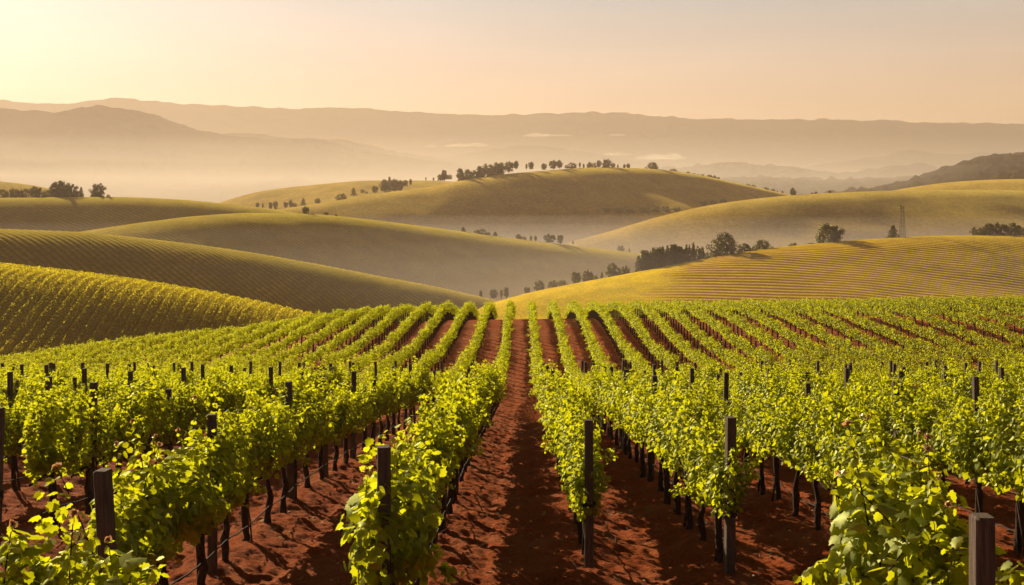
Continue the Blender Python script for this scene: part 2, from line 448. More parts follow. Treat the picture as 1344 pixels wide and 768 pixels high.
# valley floor reaching to the horizon
vx = np.linspace(-9000, 9000, 120); vy = np.concatenate([np.linspace(110, 1500, 80), np.linspace(1550, 9000, 60)])
VX, VY = np.meshgrid(vx, vy)
VZ = -58 - 10 * fbm(VX * .002, VY * .002, 4, 3) + 0 * VX
me = np_mesh('valley_floor', np.stack([VX.ravel(), VY.ravel(), VZ.ravel()], 1), grid_faces(len(vy), len(vx)), [F_valley], {'row': np.ones(VX.size)}, True)
tag(link(bpy.data.objects.new('valley_floor', me)), kind='structure')

H_near = hill('near_vine_hill', [(-330, 312), (-150, 333), (0, 352), (100, 363), (200, 377), (300, 395), (380, 412), (470, 434), (600, 470)], 200, 80, 29, 80, 30, F_gold,
              nx=420, nf=130, nb=20, und=1.6, uscale=.03, seed=3, rows=(2.3, 4, .0, 0), rw=-.5)
H_left = hill('left_vine_hill', [(-300, 290), (-100, 296), (0, 301), (100, 305), (200, 315), (300, 328), (400, 345), (500, 364), (560, 375), (620, 388), (720, 412)], 340, 130, 46, 120, 45, F_olive,
              nx=500, nf=240, nb=20, und=3.0, uscale=.016, seed=5, rows=(1.8, 62, .24, 10), rw=.28, dslope=.10)
H_fold = hill('folded_vine_hill', [(60, 312), (130, 301), (200, 291), (260, 284), (330, 280), (400, 281), (480, 288), (560, 298), (640, 309), (720, 319), (800, 328), (850, 334), (950, 352)], 520, 190, 66, 150, 50, F_olive,
              nx=420, nf=260, nb=20, und=9.0, uscale=.010, seed=8, rows=(2.1, 68, .24, 16), rw=.28, dslope=.20)
H_west = hill('west_hill', [(-320, 266), (-150, 262), (0, 260), (150, 259), (230, 262), (300, 268), (350, 274), (430, 288), (500, 300)], 680, 200, 68, 200, 50, F_olive,
              nx=300, nf=220, nb=24, und=6, uscale=.008, seed=12, rows=(2.6, 75, .24, 20), rw=.28, dslope=.20)
H_red = hill('red_soil_hill', [(560, 420), (640, 400), (700, 384), (760, 372), (840, 357), (900, 345), (1000, 328), (1100, 318), (1170, 313), (1240, 310), (1344, 310), (1500, 316), (1700, 330)], 330, 130, 31, 120, 40, F_brown,
             nx=320, nf=420, nb=20, und=3.0, uscale=.012, seed=15, rows=(2.9, 80, .30, 46), dslope=.11, rw=.68,
             sward=lambda x, y: sstep(8, -10, x - 26 - .55 * (y - 275) + 12 * fbm(x * .05, y * .05, 91, 3)))
H_mid = hill('central_hill', [(280, 290), (350, 278), (420, 267), (470, 259), (520, 251), (560, 246), (600, 238), (660, 229), (720, 224), (780, 220), (840, 221), (900, 227), (960, 239), (1000, 248), (1040, 257), (1120, 275), (1200, 290)], 1050, 300, 108, 300, 90, F_far,
             nx=300, nf=160, nb=30, und=14, uscale=.0055, seed=22, dslope=.45)
H_east = hill('east_hill', [(740, 320), (800, 304), (830, 295), (880, 281), (940, 268), (1000, 260), (1060, 255), (1120, 252), (1180, 250), (1250, 249), (1344, 250), (1500, 253), (1700, 262)], 780, 240, 84, 220, 70, F_far,
             nx=300, nf=200, nb=30, und=9, uscale=.007, seed=26, dslope=.22)
H_east2 = hill('far_east_field', [(1120, 262), (1190, 247), (1250, 239), (1300, 236), (1344, 235), (1500, 232), (1700, 235)], 1050, 250, 80, 250, 70, F_far, nx=120, nf=60, und=10, uscale=.006, seed=31)
H_field = hill('far_field', [(250, 285), (300, 263), (350, 250), (420, 242), (490, 237), (560, 237), (640, 243), (720, 255)], 1500, 420, 95, 300, 80, F_far, nx=160, nf=80, und=16, uscale=.005, seed=36)
H_west2 = hill('far_west_field', [(-300, 216), (-100, 226), (0, 238), (40, 243), (70, 250), (120, 266), (180, 285)], 1000, 250, 70, 250, 60, F_far, nx=100, nf=60, und=8, uscale=.006, seed=41)
hill('wooded_east_ridge', [(1020, 266), (1100, 253), (1150, 247), (1200, 235), (1250, 217), (1290, 208), (1344, 204), (1450, 193), (1700, 185)], 1600, 600, 150, 500, 120, F_forest, nx=340, nf=160, und=26, uscale=.004, seed=45, rough=11, rscale=.07)
hill('wooded_low_ridge', [(820, 250), (900, 242), (1000, 235), (1060, 236), (1110, 237), (1180, 235), (1240, 234), (1330, 240), (1500, 240)], 2000, 500, 90, 500, 90, F_forest, nx=420, nf=120, und=18, uscale=.004, seed=48, rough=13, rscale=.05)
hill('wooded_far_ridge', [(760, 240), (860, 226), (900, 220), (960, 216), (1010, 218), (1060, 226), (1110, 229), (1160, 221), (1200, 218), (1230, 225), (1300, 228), (1500, 228)], 2500, 600, 110, 600, 110, F_forest, nx=460, nf=110, und=20, uscale=.0035, seed=52, rough=14, rscale=.045)
hill('left_mountain', [(-600, 175), (-350, 165), (-150, 150), (-40, 140), (0, 143), (60, 148), (100, 149), (120, 143), (135, 141), (160, 145), (195, 150), (230, 161), (265, 174), (300, 179), (350, 184), (430, 186), (460, 195), (520, 205), (580, 214), (640, 223), (760, 236), (860, 246)], 2700, 1100, 320, 900, 300, F_forest, nx=560, nf=160, und=60, uscale=.0022, seed=57, rough=10, rscale=.04)
hill('left_mountain_spur', [(150, 200), (230, 186), (280, 178), (320, 176), (370, 181), (450, 185), (520, 200), (640, 218), (760, 232)], 3050, 600, 150, 600, 140, F_forest, nx=240, nf=80, und=30, uscale=.002, seed=60, rough=9, rscale=.04)
hill('hazy_hill', [(400, 225), (520, 214), (600, 205), (650, 196), (690, 192), (740, 197), (800, 207), (880, 218), (980, 228)], 3300, 700, 150, 700, 140, F_forest, nx=240, nf=80, und=25, uscale=.002, seed=62, rough=8, rscale=.03)
hill('hazy_east_hill', [(960, 240), (1050, 222), (1110, 212), (1160, 206), (1190, 198), (1240, 204), (1300, 201), (1400, 206), (1600, 200)], 3200, 700, 150, 700, 140, F_forest, nx=240, nf=80, und=25, uscale=.002, seed=66, rough=9, rscale=.03)
hill('far_mountain_range', [(-700, 140), (-400, 128), (-200, 134), (0, 133), (60, 138), (100, 136), (160, 131), (230, 137), (330, 141), (400, 143), (460, 142), (560, 150), (640, 153), (720, 150), (800, 149), (860, 154), (920, 157), (1000, 159), (1060, 158), (1150, 160), (1200, 163), (1280, 163), (1344, 165), (1500, 168), (1800, 160), (2100, 150)], 4400, 1300, 480, 900, 450, F_forest, nx=700, nf=120, und=90, uscale=.0016, seed=71, rough=14, rscale=.02)

# ------------------------------------------------------------------ haze and valley mist
def vol_mat(name, color, density, aniso):
    m, n, l, out = new_mat(name)
    v = n.new('ShaderNodeVolumePrincipled')
    v.inputs['Color'].default_value = (*color, 1); v.inputs['Density'].default_value = density
    v.inputs['Anisotropy'].default_value = aniso
    l.new(v.outputs[0], out.inputs['Volume'])
    return m
def box_obj(name, x0, x1, y0, y1, z0, z1, m, kind):
    v = [(x, y, z) for z in (z0, z1) for y in (y0, y1) for x in (x0, x1)]
    f = [(0, 2, 3, 1), (4, 5, 7, 6), (0, 1, 5, 4), (2, 6, 7, 3), (0, 4, 6, 2), (1, 3, 7, 5)]
    o = link(bpy.data.objects.new(name, np_mesh(name, v, np.array(f), [m]))); tag(o, kind=kind)
    return o
box_obj('haze', -9500, 9500, -300, 9300, -480, 500, vol_mat('haze', (.63, .51, .42), HAZE_DENSITY, .25), 'stuff')
for i, (top, dens) in enumerate([(-8, .0004), (-16, .0008), (-24, .0012), (-33, .0020)]):
    o = box_obj('valley_mist', -2600 + i * 7, 2600 - i * 7, 260 + i * 13, 2250 - i * 11, -90 - i, top, vol_mat('valley_mist', (.56, .53, .52), dens, .2), 'stuff')

for i, (top, dens) in enumerate([(440, .00006), (150, .00016), (105, .00036), (62, .0006)]):
    box_obj('valley_mist', -5200 + i * 9, 5200 - i * 9, 1420 + i * 17, 5200 - i * 23, -120 - i, top, vol_mat('valley_mist', (.92, .87, .79), dens, .3), 'stuff')

# ------------------------------------------------------------------ leaf clouds
def norm(v): return v / np.maximum(np.linalg.norm(v, axis=-1, keepdims=True), 1e-9)
def leaves(P, N, T, S, lod, rnd=None, curl=.25):
    """P positions of the stalk ends, N normals, T tip directions, S sizes -> verts, list of faces, rnd per vertex"""
    n = len(P); N = norm(N); T = norm(T - N * (T * N).sum(1, keepdims=True)); B = np.cross(N, T)
    if lod == 0:
        out = [(0, .0), (.20, -.10), (.44, .02), (.40, .20), (.54, .40), (.38, .52), (.34, .76), (.16, .80), (0, 1.02),
               (-.16, .80), (-.34, .76), (-.38, .52), (-.54, .40), (-.40, .20), (-.44, .02), (-.20, -.10)]
        L = np.array(out + [(0, .38)]); m = len(out)
        F = np.array([(m, i, (i + 1) % m) for i in range(m)])
        w = -np.abs(L[:, 0]) * .30 - .22 * (L[:, 1] - .3) ** 2
    elif lod == 1:
        L = np.array([(0, 0), (.42, .02), (.46, .55), (0, 1.0), (-.46, .55), (-.42, .02)])
        F = np.array([(0, 1, 2, 3), (3, 4, 5, 0)])
        w = -np.abs(L[:, 0]) * .35 - .1 * L[:, 1] ** 2
    else:
        L = np.array([(0, 0), (.45, .45), (0, 1.0), (-.45, .45)]); F = np.array([(0, 1, 2, 3)])
        w = np.array([0, -.12, 0, -.12])
    c = 1 + curl * rng.normal(size=(n, 1)) * 2
    V = (P[:, None, :] + S[:, None, None] * (L[None, :, 0, None] * B[:, None, :] + L[None, :, 1, None] * T[:, None, :]
         + (c * w[None, :])[:, :, None] * N[:, None, :]))
    k = len(L)
    FF = (F[None] + (np.arange(n) * k)[:, None, None]).reshape(-1, F.shape[1])
    if rnd is None: rnd = rng.random(n)
    return V.reshape(-1, 3), FF, np.repeat(rnd, k)

def shoot_canopy(n_shoot, per, L=1.3, h0=.92, h1=1.9, w=.34, size=.105, top_var=.22, droop=.25, seed=0, fill=.5):
    """one vine's leafy canopy: shoots rising from the cordon with leaves round them, and a filled shell"""
    r = np.random.default_rng(seed)
    P, N, T, S, Q = [], [], [], [], []
    for i in range(n_shoot):
        y0 = (r.random() - .5) * L; x0 = r.normal() * .05
        topz = h1 + r.normal() * top_var * .6 + .12 * math.sin(i * 2.4 + seed)
        lean = r.normal() * .22; leany = r.normal() * .22
        if r.random() < droop: topz = h0 + .5 * r.random(); lean = (1 if r.random() < .5 else -1) * (.3 + .25 * r.random())
        t = r.random(per) ** .8
        base = np.stack([x0 + lean * t ** 1.4, y0 + leany * t, h0 + (topz - h0) * t - (.18 * t ** 3 if abs(lean) > .3 else 0)], 1)
        off = norm(r.normal(size=(per, 3)) * [1, 1, .55]); rad = .05 + (w * .55) * r.random((per, 1)) ** .7 * (1.05 - .75 * t[:, None])
        p = base + off * rad
        P.append(p); out = off * 1.0 + np.array([0, 0, .55]) + r.normal(size=(per, 3)) * .45
        N.append(out); T.append(off * .7 + np.array([0, 0, -.65]) + r.normal(size=(per, 3)) * .35)
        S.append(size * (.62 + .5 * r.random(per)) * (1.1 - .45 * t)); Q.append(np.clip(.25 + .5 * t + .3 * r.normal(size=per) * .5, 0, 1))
    nf = int(n_shoot * per * fill)
    if nf:
        a = r.random(nf) * 2 * math.pi; y = (r.random(nf) - .5) * (L * 1.02)
        hm = (h0 + h1) / 2 - .05; hh = (h1 - h0) / 2 * (.95 + .18 * np.sin(y * 7 + seed))
        ra = .72 + .35 * r.random(nf)
        wv = w * (.85 + .35 * np.sin(y * 9 + 2 * seed))
        p = np.stack([np.sign(np.cos(a)) * np.abs(np.cos(a)) ** .8 * wv * ra, y, hm + np.sin(a) * hh * ra], 1)
        off = np.stack([np.cos(a), r.normal(size=nf) * .3, np.sin(a)], 1)
        P.append(p); N.append(off + [0, 0, .4] + r.normal(size=(nf, 3)) * .45); T.append(off * .5 + [0, 0, -.8] + r.normal(size=(nf, 3)) * .35)
        S.append(size * (.6 + .55 * r.random(nf))); Q.append(np.clip(.45 + .28 * r.normal(size=nf), 0, 1))
    P, N, T, S, Q = [np.concatenate(v) for v in (P, N, T, S, Q)]
    e = np.sqrt(np.clip(1 - (np.abs(P[:, 1]) / (L * .62)) ** 3, .12, 1))
    P[:, 0] *= e; P[:, 2] = 1.3 + (P[:, 2] - 1.3) * (.72 + .28 * e)
    return [P, N, T, S, Q]

def foliage_mesh(name, data, lod, tips=None):
    P, N, T, S, Q = data
    V, F, q = leaves(P, N, T, S, lod, Q)
    faces = F; mi = np.zeros(len(F), int)
    return np_mesh(name, V, [F], [MAT['leaf']], {'rnd': q}, lod == 0)

def vine_trunk_geo(seed, L=1.3, h=.95, rad=.05, second=False):
    r = random.Random(seed); g = Geo()
    pts = []; x = y = 0
    for i in range(9):
        t = i / 8
        pts.append((x, y, -.15 + (h + .15) * t)); x += r.uniform(-.036, .036); y += r.uniform(-.04, .04)
    rad_l = [rad * (1.35 - .55 * (i / 8) + r.uniform(-.25, .25)) for i in range(9)]; rad_l[-1] = rad * .95
    g.tube(pts, rad_l, 8)
    tx, ty, tz = pts[-1]
    for s in (-1, 1):
        arm = []
        for i in range(8):
            t = i / 7
            arm.append((tx + r.uniform(-.018, .018), ty + s * t * L * .52, tz - .02 + .03 * math.sin(t * 5 + seed) + r.uniform(-.012, .012)))
        g.tube(arm, [rad * (.72 - .35 * i / 7) * r.uniform(.85, 1.15) for i in range(8)], 6)
        for j in range(4):
            b = arm[1 + j]
            g.tube([b, (b[0] + r.uniform(-.05, .05), b[1] + r.uniform(-.04, .04), b[2] + .12), (b[0] + r.uniform(-.1, .1), b[1] + r.uniform(-.08, .08), b[2] + .35)], [.016, .011, .006], 5)
    if second:
        a = r.uniform(.15, .3) * r.choice((-1, 1))
        g.tube([(.05, a, -.1), (.03, a * .55, .4), (.0, a * .1, .8)], [.022, .018, .014], 6)
        g.tube([(-.03, a * .7, -.1), (-.02, a * .35, .35), (.01, .02, .75)], [.014, .012, .010], 5)
    return g

# templates, shared by the copies
NT = 7
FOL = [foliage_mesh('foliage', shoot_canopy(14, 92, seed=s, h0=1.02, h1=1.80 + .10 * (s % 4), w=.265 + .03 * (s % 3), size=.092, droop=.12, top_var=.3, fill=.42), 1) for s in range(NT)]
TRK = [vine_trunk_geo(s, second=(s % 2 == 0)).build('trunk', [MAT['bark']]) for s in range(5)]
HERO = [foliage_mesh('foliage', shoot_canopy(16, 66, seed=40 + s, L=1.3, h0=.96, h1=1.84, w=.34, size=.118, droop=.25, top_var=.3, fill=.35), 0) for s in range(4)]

def shoot_mesh(seed, length=.8, size=.12, n=15):
    """a single upright shoot: stem, opposite leaves getting smaller, reddish growing tip"""
    r = np.random.default_rng(seed); pts = []
    lx, ly = r.normal(size=2) * .16
    for i in range(9):
        t = i / 8; pts.append((lx * t ** 1.5, ly * t ** 1.5, length * t))
    g = Geo(); g.tube(pts, [.007 - .004 * i / 8 for i in range(9)], 5)
    ts = np.linspace(.08, .97, n)
    base = np.stack([lx * ts ** 1.5, ly * ts ** 1.5, length * ts], 1)
    ang = np.arange(n) * 2.5 + r.normal(size=n) * .4
    off = np.stack([np.cos(ang), np.sin(ang), np.zeros(n)], 1)
    S = size * (1.05 - .72 * ts) * (.85 + .3 * r.random(n))
    P = base + off * (.05 * (1.1 - ts))[:, None]
    V, F, q = leaves(P, off * .55 + [0, 0, .7] + r.normal(size=(n, 3)) * .3, off + [0, 0, -.25] + r.normal(size=(n, 3)) * .25, S, 0, np.clip(.45 + .55 * ts, 0, 1))
    m = 9; a2 = np.arange(m) * 2.4; off2 = np.stack([np.cos(a2), np.sin(a2), .7 + 0 * a2], 1)
    V2, F2, q2 = leaves(np.repeat(base[-1:], m, 0) + off2 * .012, off2 + r.normal(size=(m, 3)) * .3, off2 + [0, 0, .3], size * (.2 + .18 * r.random(m)), 0, r.random(m))
    sv = np.concatenate(g.v); sf = np.concatenate(g.f[4]); n0 = len(sv); n1 = n0 + len(V)
    faces = [sf, np.concatenate([F + n0, F2 + n1])]
    mi = np.concatenate([np.full(len(sf), 2), np.zeros(len(F), int), np.ones(len(F2), int)])
    rn = np.concatenate([np.full(n0, .4), q, q2])
    return np_mesh('shoot', np.concatenate([sv, V, V2]), faces, [MAT['leaf'], MAT['young'], MAT['bark']], {'rnd': rn}, True, mi)
SHOOT = [shoot_mesh(s, .55 + .12 * (s % 4)) for s in range(6)]
SHOOT_S = [shoot_mesh(20 + s, .42 + .08 * s, .095, 11) for s in range(3)]

# ------------------------------------------------------------------ vines in rows
def ordw(n):
    return f"{n}{'th' if 10 <= n % 100 <= 20 else {1: 'st', 2: 'nd', 3: 'rd'}.get(n % 10, 'th')}"
def roww(k):
    w = ['first', 'second', 'third', 'fourth', 'fifth', 'sixth', 'seventh', 'eighth', 'ninth', 'tenth', 'eleventh', 'twelfth', 'thirteenth',
         'fourteenth', 'fifteenth', 'sixteenth', 'seventeenth', 'eighteenth', 'nineteenth', 'twentieth'][min(abs(k), 20) - 1]
    return f"{w} row {'left' if k < 0 else 'right'} of the soil path"

START = {-1: 9.4, 1: 14.0, 2: 13.5, -2: 9.7, 3: 12.0, -3: 16.4, 4: 11.5}
SP = 1.36
def px_of(x, d): return PX + FP * x / d
vines = []
for k in ROWS:
    st = START.get(k, max(6.0, abs(float(row_x(k, 20))) / .75))
    r = random.Random(k * 31 + 5); y = st + (r.random() * SP if k not in START else 0)
    while y < 108:
        x = float(row_x(k, y))
        if abs(x) < .60 * y + 5: vines.append((y, x, k))
        y += SP
inframe = sorted([v for v in vines if -30 < px_of(v[1], v[0]) < 1374])
N_THING = 270
thing_set = set(inframe[:N_THING])
VG = 'grapevines in the rows of the vineyard'
count_row = {}
young_group = 0
for (y, x, k) in sorted(thing_set, key=lambda v: (v[2], v[0])):
    count_row[k] = count_row.get(k, 0) + 1
    r = random.Random(int(y * 100) + k * 977)
    hero = y < 12.6
    t = empty('grapevine', (x, y, float(ground_z(x, y)) + .06), math.atan(.012) * -1 + (math.pi if r.random() < .5 else 0) + r.uniform(-.05, .05), r.uniform(.88, 1.10))
    tag(t, f"grapevine, {ordw(count_row[k])} from near end of {roww(k)}", 'grapevine', VG)
    fm = r.choice(HERO) if hero else r.choice(FOL)
    f = link(bpy.data.objects.new('foliage', fm), t); f.scale = (r.uniform(.9, 1.12), 1, r.uniform(.95, 1.05))
    if not hero: f.rotation_euler = (r.uniform(-.04, .04), r.uniform(-.04, .04), 0)
    link(bpy.data.objects.new('trunk', r.choice(TRK)), t)
    if y < 30 and r.random() < (.85 if hero else .6):
        for q in range(2 if hero or r.random() < .4 else 1):
            s = link(bpy.data.objects.new('shoot', r.choice(SHOOT if hero else SHOOT_S)), t)
            s.location = (r.uniform(-.15, .15), r.uniform(-.6, .6), 1.5 + r.uniform(-.1, .12)); s.rotation_euler = (r.uniform(-.25, .25), r.uniform(-.25, .25), r.uniform(0, 6))

# the lone foreground vines in front of the rows
def fore_vine(x, y, sc, label, shoots, seed, hz=0.0, rz=0.0):
    t = empty('grapevine', (x, y, float(ground_z(x, y)) + hz), rz, sc)
    tag(t, label, 'grapevine', VG)
    link(bpy.data.objects.new('foliage', HERO[seed % 4]), t)
    link(bpy.data.objects.new('trunk', TRK[seed % 5]), t)
    for i, (sx, sy, sz, ax, ay, s) in enumerate(shoots):
        o = link(bpy.data.objects.new('shoot', SHOOT[(seed + i) % 6]), t)
        o.location = (sx, sy, sz); o.rotation_euler = (ax, ay, i * 2.1); o.scale = (s, s, s)
    return t
fore_vine(2.84, 7.2, 1.10, 'big leaved bright grapevine filling the lower right beside a thick post', [(-.2, .1, 1.55, 0, -.2, 1), (.15, -.1, 1.45, .1, .15, .9), (-.05, -.5, 1.3, .3, -.3, .9), (.3, .3, 1.5, .2, .1, 1.0), (-.3, -.3, 1.35, -.1, -.4, .9)], 1, .08, R(8))
fore_vine(-3.02, 6.7, .97, 'big leaved grapevine in the bottom left corner with two tall shoots', [(-.05, -.1, 1.2, 0, -.1, 1.15), (.42, .0, 1.25, 0, .12, 1.1), (.75, .2, .95, .1, .5, .8), (-.1, .45, 1.3, .1, -.1, 1.2), (.1, -.4, 1.35, -.1, .1, 1.0)], 2, .0, R(70))

# all the other vines: one mass
def mass_vines(name, lst, n, size, lod, seed, hh, ww):
    r = np.random.default_rng(seed)
    tp = []
    for s in range(6):
        tp.append(shoot_canopy(10, int(n / 15), seed=100 + s, L=1.42, h0=.92, h1=hh, w=ww, size=size, fill=.6, droop=.1, top_var=.12))
    A = [[], [], [], [], []]
    for (y, x, k) in lst:
        P, N, T, S, Q = tp[r.integers(6)]; fl = 1 if r.random() < .5 else -1
        zz = float(ground_z(x, y)) + .06; sc = r.uniform(.92, 1.08)
        A[0].append(P * [fl, fl, sc] + [x, y, zz]); A[1].append(N * [fl, fl, 1]); A[2].append(T * [fl, fl, 1]); A[3].append(S); A[4].append(np.clip(Q + r.normal() * .22, 0, 1))
    P, N, T, S, Q = [np.concatenate(a) for a in A]
    V, F, q = leaves(P, N, T, S, lod, Q)
    tv, tf = [], []
    for i, (y, x, k) in enumerate(lst):
        z0 = float(ground_z(x, y)); w = .05
        for (dx, dy, zt) in ((-w, -w, -.1), (w, -w, -.1), (w, w, -.1), (-w, w, -.1), (-w, -w, 1.1), (w, -w, 1.1), (w, w, 1.1), (-w, w, 1.1)):
            tv.append((x + dx, y + dy, z0 + zt))
        b = i * 8
        tf += [(b, b + 1, b + 5, b + 4), (b + 1, b + 2, b + 6, b + 5), (b + 2, b + 3, b + 7, b + 6), (b + 3, b, b + 4, b + 7)]
    tv = np.array(tv); tf = np.array(tf) + len(V)
    return np.concatenate([V, tv]), np.concatenate([F, tf]), np.concatenate([q, np.full(len(tv), .3)]), np.concatenate([np.zeros(len(F), int), np.ones(len(tf), int)])
rest = [v for v in vines if v not in thing_set]
gap = random.Random(4); near_rest = [v for v in rest if v[0] < 62 and gap.random() > .04]; far_rest = [v for v in rest if v[0] >= 62]
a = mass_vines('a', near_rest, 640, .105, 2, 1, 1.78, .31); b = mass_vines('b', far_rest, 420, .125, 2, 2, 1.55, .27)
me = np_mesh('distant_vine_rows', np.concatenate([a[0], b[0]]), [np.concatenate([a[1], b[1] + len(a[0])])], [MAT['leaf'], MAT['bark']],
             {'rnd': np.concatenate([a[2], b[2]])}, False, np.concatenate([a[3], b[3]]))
tag(link(bpy.data.objects.new('distant_vine_rows', me)), 'rows of vines running up to the crest of the vineyard', 'vines', kind='stuff')

# vine rows of the near hill on the left: one mass
def hill_rows(name, H, x0, x1, y0, y1, sp, ang, per_m, size, h, w, m, label, seed, bend=0):
    r = np.random.default_rng(seed); P = []
    c, s = math.cos(R(ang)), math.sin(R(ang))
    # rows are lines with constant phase
    cx, cy = (x0 + x1) / 2, (y0 + y1) / 2; Rr = math.hypot(x1 - x0, y1 - y0) / 2
    nrow = int(2 * Rr / sp)
    for i in range(-nrow // 2, nrow // 2 + 1):
        n = int(2 * Rr * per_m); t = (r.random(n) - .5) * 2 * Rr
        ph = i * sp + bend * fbm(t * .012, np.full(n, seed * 1.0), seed, 2)
        x = cx + c * ph - s * t; y = cy + s * ph + c * t
        k = (x > x0) & (x < x1) & (y > y0) & (y < y1)
        P.append(np.stack([x[k], y[k]], 1))
    P = np.concatenate(P); n = len(P)
    a = r.random(n) * math.pi; rad = .7 + .3 * r.random(n)
    lat = np.cos(a) * w * rad
    x = P[:, 0] + c * lat; y = P[:, 1] + s * lat
    z = H['surf'](x, y) + np.sin(a) * h * rad + .1
    off = np.stack([np.cos(a) * c, np.cos(a) * s, np.sin(a)], 1)
    V, F, q = leaves(np.stack([x, y, z], 1), off + r.normal(size=(n, 3)) * .5, off * .4 + [0, 0, -.7] + r.normal(size=(n, 3)) * .5, size * (.6 + .7 * r.random(n)), 2, np.clip(.5 + .3 * r.normal(size=n), 0, 1))
    o = link(bpy.data.objects.new(name, np_mesh(name, V, F, [m], {'rnd': q}))); tag(o, label, 'vines', kind='stuff')
MAT['gold_leaf'] = leaf_mat('golden_vine_leaf', (.26, .22, .018), (.40, .34, .024), (.85, .74, .03), .55, .0)
hill_rows('hillside_vine_rows', H_near, -110, -20, 148, 212, 2.1, 4, 50, .24, .95, .80, MAT['gold_leaf'], 'golden vine rows combed over the small hill at left', 5, 2)

# ------------------------------------------------------------------ posts, wires, hoses
def post_mesh(w, h):
    g = Geo(); a = w / 2; b = a * .22; prof_ = [(-a + b, -a), (a - b, -a), (a, -a + b), (a, a - b), (a - b, a), (-a + b, a), (-a, a - b), (-a, -a + b)]
    zs = [-.4, .2, .8, 1.4, h - .012, h]; v = []
    r = random.Random(int(w * 1000 + h * 100))
    for i, z in enumerate(zs):
        sx = r.uniform(-.004, .004); sc = 1.0 if i < 5 else .90
        sc *= 1.03 - .02 * i
        v += [(p[0] * sc + sx, p[1] * sc + sx, z) for p in prof_]
    f = [(i * 8 + j, i * 8 + (j + 1) % 8, (i + 1) * 8 + (j + 1) % 8, (i + 1) * 8 + j) for i in range(5) for j in range(8)]
    g.add(v, f); g.f[8] = [np.array([[40 + j for j in range(8)]])]
    # wire tied round the post at cordon height
    return np_mesh('wooden_post', np.array(v), [np.array(f), g.f[8][0]], [MAT['post']])
POSTS = [post_mesh(.118, 2.12), post_mesh(.108, 2.06), post_mesh(.124, 2.2), post_mesh(.116, 2.42)]
def tie_mesh():
    g = Geo()
    for z in (.93, .96, .985):
        th = np.linspace(0, 2 * math.pi, 13); g.tube(np.stack([.085 * np.cos(th), .085 * np.sin(th), np.full(13, z) + .01 * np.sin(th * 2)], 1), .012, 5, False)
    g.tube([(.08, -.02, .98), (.11, -.03, .9), (.09, -.05, .82)], [.012, .01, .006], 5)
    return g.build('wire_tie', [MAT['bark']])
TIE = tie_mesh()
POST_Y = {-2: [8.1, 13.2, 18.9, 22.4], -1: [9.0, 16.3, 19.6, 24.2], 1: [13.5, 26.0], 2: [12.95, 22.0, 27.5], 3: [15.0, 24.0], 4: [13.2, 18.9, 25]}
PG = 'wooden trellis posts in the vine rows'
pcount = {}
for k in ROWS:
    if abs(k) > 22: continue
    r = random.Random(k * 17 + 3)
    lst = list(POST_Y.get(k, []))
    y = (lst[-1] if lst else max(8.5, abs(float(row_x(k, 20))) / .62) + r.random() * 4)
    if not lst: lst.append(y)
    while y < 46:
        y += 3.9 + r.uniform(-.6, .6); lst.append(y)
    for y in lst:
        x = float(row_x(k, y)) + r.uniform(-.03, .03); p = px_of(x, y)
        if not -15 < p < 1359: continue
        if k == -2 and y == 8.1: x = -3.22
        pcount[k] = pcount.get(k, 0) + 1
        o = link(bpy.data.objects.new('wooden_post', POSTS[3] if y > 15 and k != -1 and r.random() < .75 else r.choice(POSTS[:3])))
        o.location = (x, y, float(ground_z(x, y))); o.rotation_euler = (r.uniform(-.035, .035), r.uniform(-.035, .035), r.uniform(-.25, .25))
        lab = f"dark post, {ordw(pcount[k])} from near end of {roww(k)}"
        tag(o, lab, 'post', PG)
        if y < 20: link(bpy.data.objects.new('wire_tie', TIE), o)
o = link(bpy.data.objects.new('wooden_post', POSTS[0])); o.location = (2.74, 5.8, float(ground_z(2.74, 5.8)))
tag(o, 'thick weathered post nearest the camera at lower right', 'post', PG)

for k in ROWS:
    if abs(k) > 6: continue
    st = max(START.get(k, max(7, abs(float(row_x(k, 20))) / .62)) - .6, 6)
    yy = np.arange(st, 44, .65)
    g = Geo()
    for hgt, rad in ((1.0, .007), (1.40, .006), (1.75, .005)):
        g.tube(np.stack([row_x(k, yy), yy, ground_z(row_x(k, yy), yy) + hgt + .012 * np.sin(yy * 1.1)], 1), rad, 5)
    o = link(bpy.data.objects.new('trellis_wire', g.build('trellis_wire', [MAT['wire']])))
    tag(o, f"thin trellis wire strung along the {roww(k)}", 'wire', 'trellis wires')
    g = Geo(); rr = np.random.default_rng(k + 60)
    yy = np.arange(st, 44, .22)
    sag = .46 - .05 * np.abs(np.sin(yy / (2 * SP) * math.pi)) + .004 * rr.normal(size=len(yy))
    xh = row_x(k, yy) + .07 + .004 * rr.normal(size=len(yy))
    g.tube(np.stack([xh, yy, ground_z(xh, yy) + sag], 1), .010, 6)
    o = link(bpy.data.objects.new('irrigation_hose', g.build('irrigation_hose', [MAT['hose']])))
    tag(o, f"black drip hose sagging between the trunks of the {roww(k)}", 'hose', 'drip irrigation hoses')

